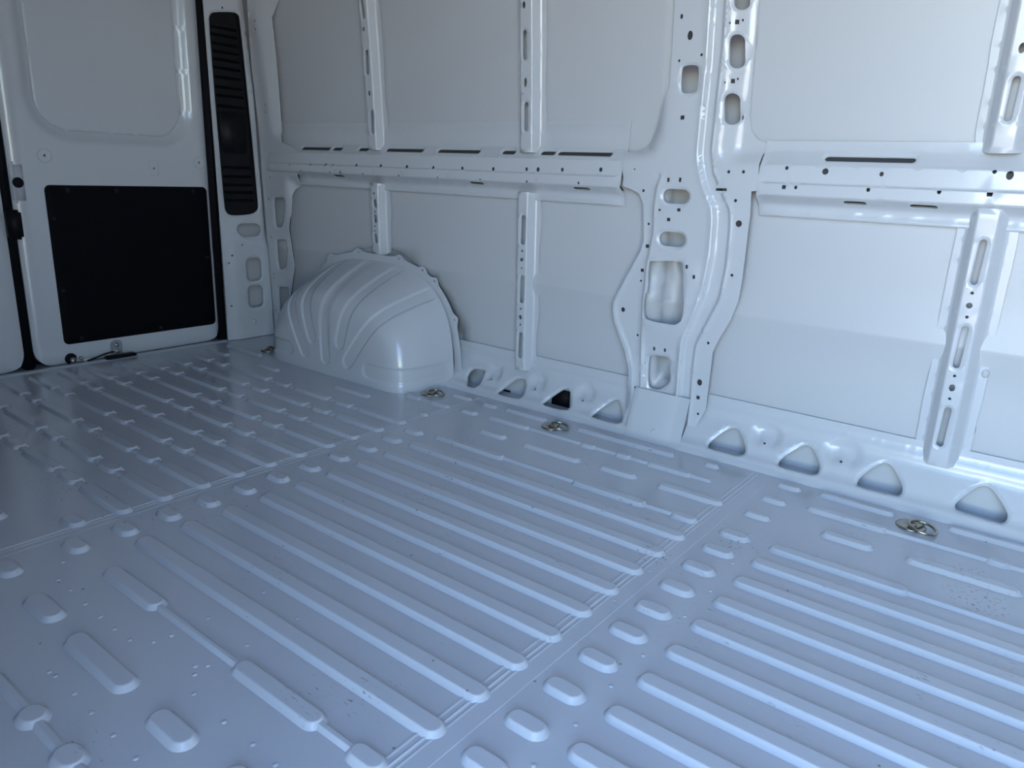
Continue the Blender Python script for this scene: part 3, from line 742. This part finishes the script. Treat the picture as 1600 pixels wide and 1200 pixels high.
for p in ((375, 382), (360.6, 399), (357, 411), (361, 478), (347.5, 12)):
    hl.append((circle(WX(p, XP), .004, None, 8), 0))
mb = sheet(po, hl, x_map(XP), xp_depth, 0.018, [[(yl, .10), (1.88, .10)]] + [[(1.68 + .02 * k, .44 - .35 * abs(1.68 + .02 * k - 1.74) + q) for k in range(10)] for q in (-.02, 0, .02)], th=.003)
gp = mb.build('corner_pillar', M_PAINT); MB().box((XP - .06, 1.655, 0), (XP - .052, 1.90, .50)).build('inner_panel', M_SKIN, gp, False); tag(gp, 'white rear corner pillar framing the tall dark grille', 'pillar')
x, z = WX((395, 501.5), XP); MB().lathe([(.009, 0), (.008, .003), (.004, .004)], (XP + .014, x, z), 'x', 12).build('boss', M_PAINT, gp)
# side frame towards the skin
so = [(387, -240), (385, 0), (390, 100), (403, 240), (411, 330), (414, 400), (424, 500), (428, 522), (446, 520), (452, 470), (458, 425), (458, 414), (454, 380), (450, 357.5), (452.5, 335), (451.8, 305), (453, 296), (460, 288.5), (463, 281), (463, 236), (452, 228), (439, 222), (435, 212), (432, 187), (422, 87), (414.5, 25), (421, 0), (436, -240)]
XE = -2.77
def side_depth(x, z):
    e = np.interp(z, [0, .45, .7, .8, 1.2, 1.6], [-2.46, -2.50, -2.52, -2.56, -2.58, -2.58])
    d = 0.034 * sstep(0.80, 0.86, z) * sstep(-0.13, -0.01, x - e)
    d = d + 0.032 * (1 - sstep(.64, .675, z)) * sstep(-2.60, -2.565, x) * 1.0
    return d
sw = [[(424.8, 308), (442.8, 308), (443.5, 335), (439, 356), (428.5, 356)], [(429, 374), (446, 374), (448, 406), (444, 421), (433, 421)], [(433, 448), (449, 448), (449, 462), (439, 490), (435, 486)]]
hs = [(chamf(Ws(q), .12), .003) for q in sw]
for p in ((397, 32), (398, 45.5), (413, 163), (414, 175.5), (423, 266.5), (421, 277), (418.6, 311), (423, 371), (427, 428), (427, 434), (431, 485)):
    hs.append((circle(W(p), .0045, None, 8), 0))
SO = [(max(x, XP + .006), z) for x, z in Ws(so)]
mb = sheet(SO, hs, wall_map(1.862), side_depth, 0.014, th=.003)
sf = mb.build('side_frame', M_PAINT)
sheet(offset(SO, -.003), [(offset(h, .004), 0) for h, r in hs if r], wall_map(1.862), lambda x, z: side_depth(x, z) + .008, 0.03, edge=False).build('dark_back_layer', M_HOLE_DARK, sf); tag(sf, 'narrow white side frame with stacked windows between grille pillar and wheel arch', 'frame')  # dark layer added behind the frame to blacken its small holes

# ---- dark ventilation grille in the corner pillar
gr = empty('vent_grille', (XP - .01, 1.75, .53))
vy0 = lambda z: np.interp(z, [.50, 1.28], [1.69, 1.67]); vy1 = lambda z: np.interp(z, [.50, 1.28], [1.846, 1.80])
mb = sheet(offset(ventw, .006), [], x_map(XP - .014), None, .05)
mb.build('backing', M_BLACK, gr)
def gz(py): return WX((376, py), XP)[1]
for i, py in enumerate((48, 60, 73, 85, 97, 110, 124, 139, 152, 168, 262, 276, 289, 301, 313)):
    z = gz(py); a, b2 = vy0(z) + .014, vy1(z) - .012
    s_ = MB(); s_.add([(XP - .013, a, z + .005), (XP - .013, b2, z + .005), (XP - .002, b2 - .002, z - .001), (XP - .002, a + .002, z - .001), (XP - .013, a, z - .006), (XP - .013, b2, z - .006)],
                      [(0, 1, 2, 3), (3, 2, 5, 4), (0, 3, 4), (1, 5, 2)])
    s_.build('slat', M_BLACK, gr, False)
z0, z1 = gz(240), gz(175)
MB().box((XP - .013, float(vy0(z0)) + .014, z0), (XP - .006, float(vy1(z1)) - .012, z1), .004).build('cover_plate', M_BLACK, gr)
tag(gr, 'tall dark plastic ventilation grille in the rear corner pillar', 'grille')

# ================================================================== REAR DOORS
XD = -2.80
def door(y0, y1, right, nm, label):
    root = empty(nm, (XD, (y0 + y1) / 2, 0)); root['kind'] = 'structure'; tag(root, label, 'door')
    wy0, wy1, wz0, wz1 = y0 + .105, y1 - .085, .800, 1.75
    win = rrect(wy0, wy1, wz0, wz1, .10, 8)
    holes = []
    if right:
        for p in ((69.5, 243), (240.5, 263), (311, 254)): holes.append((circle(WX(p, XD), .0045, None, 8), 0))
        holes.append((circle(WX((14.5, 285), XD), .016, None, 14), .002))
        holes.append((circle(WX((112, 572), XD), .017, .026, 12), .002))
        holes = [h for h in holes if min(q[0] for q in h[0]) > y0 + .004 and min(q[1] for q in h[0]) > .004]
    def dep(y, z):
        P = np.stack([y, z], 1); ins = inside(P, win); d = dist_poly(P, win)
        s = np.where(ins, d, -d); r = 0.030 * sstep(-.045, .0, s) * 0.75 + 0.004 * sstep(.0, .003, s - .001) + 0.004 * np.exp(-((s - .003) / .0025) ** 2)
        e = np.minimum(np.minimum(y - y0, y1 - y), z - 0.0)
        r = r + 0.012 * (1 - sstep(0, .020, e))
        return r
    rings = [offset(win, q) + [offset(win, q)[0]] for q in (.046, .038, .03, .02, .010, .003, 0.0, -.002, -.0035, -.005, -.008, -.012)]
    mb = sheet(rrect(y0, y1, 0.004, 1.85, .06, 6), holes, x_map(XD), dep, .03, rings, th=.03)
    mb.build('inner_panel', M_PAINT, root)
    bz0, bz1 = .074, .622
    by0, by1 = (y0 + .095, y1 - .018) if right else (y0 + .018, y1 - .095)
    ro = rrect(by0, by1, bz0, bz1, .018, 5)
    mb = sheet(ro, [], x_map(XD + .005), lambda y, z: .004 * (1 - sstep(0, .006, dist_poly(np.stack([y, z], 1), ro))), .05, [offset(ro, -.006) + [offset(ro, -.006)[0]]], th=.006)
    bd = mb.build('black_board', M_BOARD, root); bd['label'] = 'flat black board on the door'
    for (fy, fz) in ((.12, .97), (.40, .97), (.9, .97), (.03, .8), (.03, .35), (.97, .5), (.1, .03), (.6, .03)):
        MB().lathe([(.008, 0), (.007, .0025), (.003, .003)], (XD + .005, by0 + fy * (by1 - by0), bz0 + fz * (bz1 - bz0)), 'x', 10).build('fastener', M_BLACK, bd)
    return root
D1 = door(0.955, 1.650, True, 'door_1', 'white rear door with a black lower board beside the grille pillar')
D2 = door(0.22, 0.925, False, 'door_2', 'second rear door, only its rounded edge showing at the left border')
# hardware on the door in view
for p in ((69.5, 243), (311, 254)):
    y, z = WX(p, XD); MB().tube([(XD + .0005, y + .022 * math.cos(a), z + .022 * math.sin(a)) for a in np.linspace(0, 2 * math.pi, 25)[:-1]], .0018, 6, True).build('press_ring', M_PAINT, D1)
y, z = WX((240.5, 263), XD); MB().tube([(XD + .0005, y + a, z + b2) for a, b2 in rrect(-.016, .016, -.026, .026, .004, 2)], .0018, 6, True).build('press_ring', M_PAINT, D1)
y, z = WX((181, 543), XD)
st = MB(); pl = rrect(y - .02, y + .02, z - .035, z + .03, .017, 5); n = len(pl)
st.add([(XD + .008, a, b2) for a, b2 in pl] + [(XD - .002, a, b2) for a, b2 in pl], [tuple(range(n))] + [(i, n + i, n + (i + 1) % n, (i + 1) % n) for i in range(n)])
stp = st.build('strike_plate', M_STEEL, D1, False)
for dz in (.012, -.012): MB().lathe([(.008, 0), (.008, .004), (.004, .006)], (XD + .008, y, z + dz), 'x', 6).build('bolt', M_STEEL, stp)
MB().box((XD + .003, y - .05, -.0), (XD + .035, y + .06, .014), .004).build('rubber_pad', M_BLACK, D1)
for p in ((116, 561), (126, 559)):
    y, z = WX(p, XD); MB().lathe([(.007, 0), (.007, .004), (.003, .006)], (XD + .001, y, z), 'x', 8).build('bolt', M_STEEL, D1)
y, z = WX((112, 572), XD); z = max(z, .022)
MB().lathe([(.020, 0), (.020, .002), (.010, .003)], (XD + .0005, y, z), 'x', 16).build('latch_hole', M_RUBBER, D1)
MB().box((XD + .001, y - .004, .004), (XD + .012, y + .012, z + .004), .002).build('latch_pin', M_STEEL, D1)
MB().tube([(XD + .01, y + .05 + .012 * k, .008 + .010 * (1 - math.cos(k * .45)) * .5 + .001 * k) for k in range(9)], .003, 6).build('cable', M_RUBBER, D1)
y, z = WX((135, 568), XD); MB().box((XD + .001, y - .012, max(z, .012) - .006), (XD + .010, y + .016, max(z, .012) + .004), .002).build('cable_clip', M_PAINT, D1)
y, z = WX((16, 350), XD); MB().box((XD - .02, .925, z - .05), (XD + .018, .968, z + .045), .008).build('lock_block', M_BLACK, D1)
y, z = WX((16, 290), XD); MB().box((XD - .01, .956, z - .055), (XD + .004, 1.000, z + .075), .008).build('lock_plate', M_PAINT, D1)
lp = WX((14.5, 285), XD); MB().lathe([(.017, 0), (.016, .002), (.006, .002)], (XD + .004, max(lp[0], .974), lp[1]), 'x', 16).build('lock_hole', M_RUBBER, D1)
# rubber weather strips round the doors
tag(MB().box((XD - .035, 1.648, -.0), (XD + .016, 1.672, 1.85), .006).build('weather_strip', M_RUBBER), 'black rubber weather strip between the rear door and the grille pillar', 'seal')
tag(MB().box((XD - .050, .922, -.0), (XD - .012, .958, 1.85), .006).build('weather_strip', M_RUBBER), 'black rubber weather strip in the gap between the two rear doors', 'seal')

# ================================================================== WHEEL ARCH
CX = -2.075
wa = empty('wheel_arch', (CX, 1.75, 0)); tag(wa, 'domed white wheel arch with radiating pressed channels against the side wall', 'wheel arch')
prof = [(1.862, 1.0, 1.0), (1.84, .995, .975), (1.80, .985, .93), (1.75, .972, .865), (1.70, .95, .79), (1.672, .925, .735), (1.655, .90, .69), (1.643, .87, .645), (1.635, .83, .59), (1.630, .77, .52), (1.627, .68, .43), (1.626, .5, .3), (1.626, .25, .15), (1.626, .0, .0)]
pr = np.array(prof); tt = np.concatenate([[0], np.cumsum(np.hypot(pr[:-1, 0] - pr[1:, 0], (pr[:-1, 1] - pr[1:, 1]) * .39))])
NT, NA = 110, 260
ts = np.linspace(0, tt[-1], NT); th_ = np.linspace(0, math.pi, NA)
AX, BZ = .395, .392
def sup(a, e=0.86): return np.sign(a) * np.abs(a) ** e
py_, px_, pz_ = (np.interp(ts, tt, pr[:, k]) for k in range(3))
# smooth the profile
for arr in (py_, px_, pz_):
    for _ in range(6): arr[1:-1] = (arr[:-2] + 2 * arr[1:-1] + arr[2:]) / 4
XX = CX + AX * px_[:, None] * sup(np.cos(th_), .70)[None]
ZZ = BZ * pz_[:, None] * sup(np.sin(th_), .70)[None]
YY = np.repeat(py_[:, None], NA, 1)
# channels: capsules in the plane of the wall, swept over the surface along y
def cap_d(a, b2):
    a = np.array(a); b2 = np.array(b2); e = b2 - a; t = np.clip(((XX - a[0]) * e[0] + (ZZ - a[1]) * e[1]) / (e @ e), 0, 1)
    return np.hypot(XX - a[0] - t * e[0], ZZ - a[1] - t * e[1])
chan = [((-2.205, .065), (-2.36, .34)), ((-2.160, .125), (-2.27, .40)), ((-2.085, .062), (-2.10, .43)), ((-2.005, .130), (-1.93, .42)), ((-1.965, .068), (-1.76, .33))]
emb = np.zeros_like(XX)
for (a, b2) in chan:
    d = cap_d(a, b2); emb += (1 - sstep(.020, .027, d))
emb += (1 - sstep(.022, .029, np.hypot(np.maximum(np.abs(XX + 1.74) - .12, 0), ZZ - .055))) * (XX > -1.9)
emb += (1 - sstep(.022, .029, np.hypot(np.maximum(np.abs(XX + 2.42) - .12, 0), ZZ - .06)))
emb *= sstep(0.0, .03, ts)[:, None] * 1.0
# outward normal by differences
def grad(A): return np.gradient(A, axis=0), np.gradient(A, axis=1)
(a0, a1), (b0, b1), (c0, c1) = grad(XX), grad(YY), grad(ZZ)
N = np.stack([b0 * c1 - c0 * b1, c0 * a1 - a0 * c1, a0 * b1 - b0 * a1], 2); N /= np.maximum(np.linalg.norm(N, axis=2, keepdims=True), 1e-9)
sgn = np.sign(-(N[..., 1]).sum()) or 1
P = np.stack([XX, YY, ZZ], 2) - sgn * N * (0.0045 * emb)[..., None]
P[..., 2] = np.maximum(P[..., 2], 0.0)
P[..., 0:2] += 0
v = P.reshape(-1, 3); f = [(i * NA + j, i * NA + j + 1, (i + 1) * NA + j + 1, (i + 1) * NA + j) for i in range(NT - 1) for j in range(NA - 1)]
link('arch_shell', mesh('arch_shell', v, f), M_PAINT, wa)
# flange against the wall with small lobes and weld holes
lobes = [math.radians(a) for a in (25, 52, 63, 80, 97, 118, 122, 150)]
def fl_r(a):
    k = 0.024
    for q in lobes: k += 0.016 * math.exp(-((a - q) / .045) ** 2)
    return k
aa = np.linspace(0.02, math.pi - .02, 120)
outer = []; inner = []
for a in aa:
    c, s = float(sup(np.array(math.cos(a)), .70)), float(sup(np.array(math.sin(a)), .70)); k = fl_r(a); L = math.hypot(c, s)
    inner.append((CX + AX * c * .985, BZ * s * .985)); outer.append((CX + AX * c + k * c / L, BZ * s + k * s / L))
fo = outer + inner[::-1]
hh = []
for q in lobes:
    c, s = float(sup(np.array(math.cos(q)), .70)), float(sup(np.array(math.sin(q)), .70)); L = math.hypot(c, s); k = .024
    hh.append((circle((CX + AX * c + k * c / L, BZ * s + k * s / L), .0038, None, 8), 0))
mb = sheet(fo, hh, wall_map(1.850), None, .02, th=.003); mb.build('weld_flange', M_PAINT, wa)
# ================================================================== TIE-DOWN RINGS
def tie_ring(p, rot, label):
    x, y = WF(p); r = empty('tie_down_ring', (x, y, 0)); r.rotation_euler = (0, 0, rot); tag(r, label, 'tie-down ring', 'tie-down rings on the floor')
    def pt(mb, name):
        me = mesh(name, mb.v, mb.f); o = bpy.data.objects.new(name, me); C.objects.link(o); me.materials.append(M_ZINC); o.parent = r; return o
    pt(MB().lathe([(.031, 0), (.031, .003), (.027, .0055), (.020, .004), (.012, .004), (.010, .0085), (.004, .009)], (-.012, 0, 0), 'z', 28), 'base_dish')
    pt(MB().box((-.002, -.022, .004), (.008, .022, .012), .003), 'strap')
    ring = MB().tube([(.014 + .028 * math.cos(a), .026 * math.sin(a), .009 - .004 * math.cos(a)) for a in np.linspace(0, 2 * math.pi, 33)[:-1]], .0034, 8, True)
    pt(ring, 'ring')
    return r
tie_ring((676, 616.5), 0.15, 'zinc tie-down ring on the floor by the foot of the wheel arch')
tie_ring((867, 668.5), 0.2, 'zinc tie-down ring on the floor before the sill left of the centre pillar')
tie_ring((1431, 826), -0.35, 'zinc tie-down ring on the floor below the brightly lit right post')
tie_ring((424, 548), 0.6, 'zinc tie-down ring half hidden behind the far end of the wheel arch')
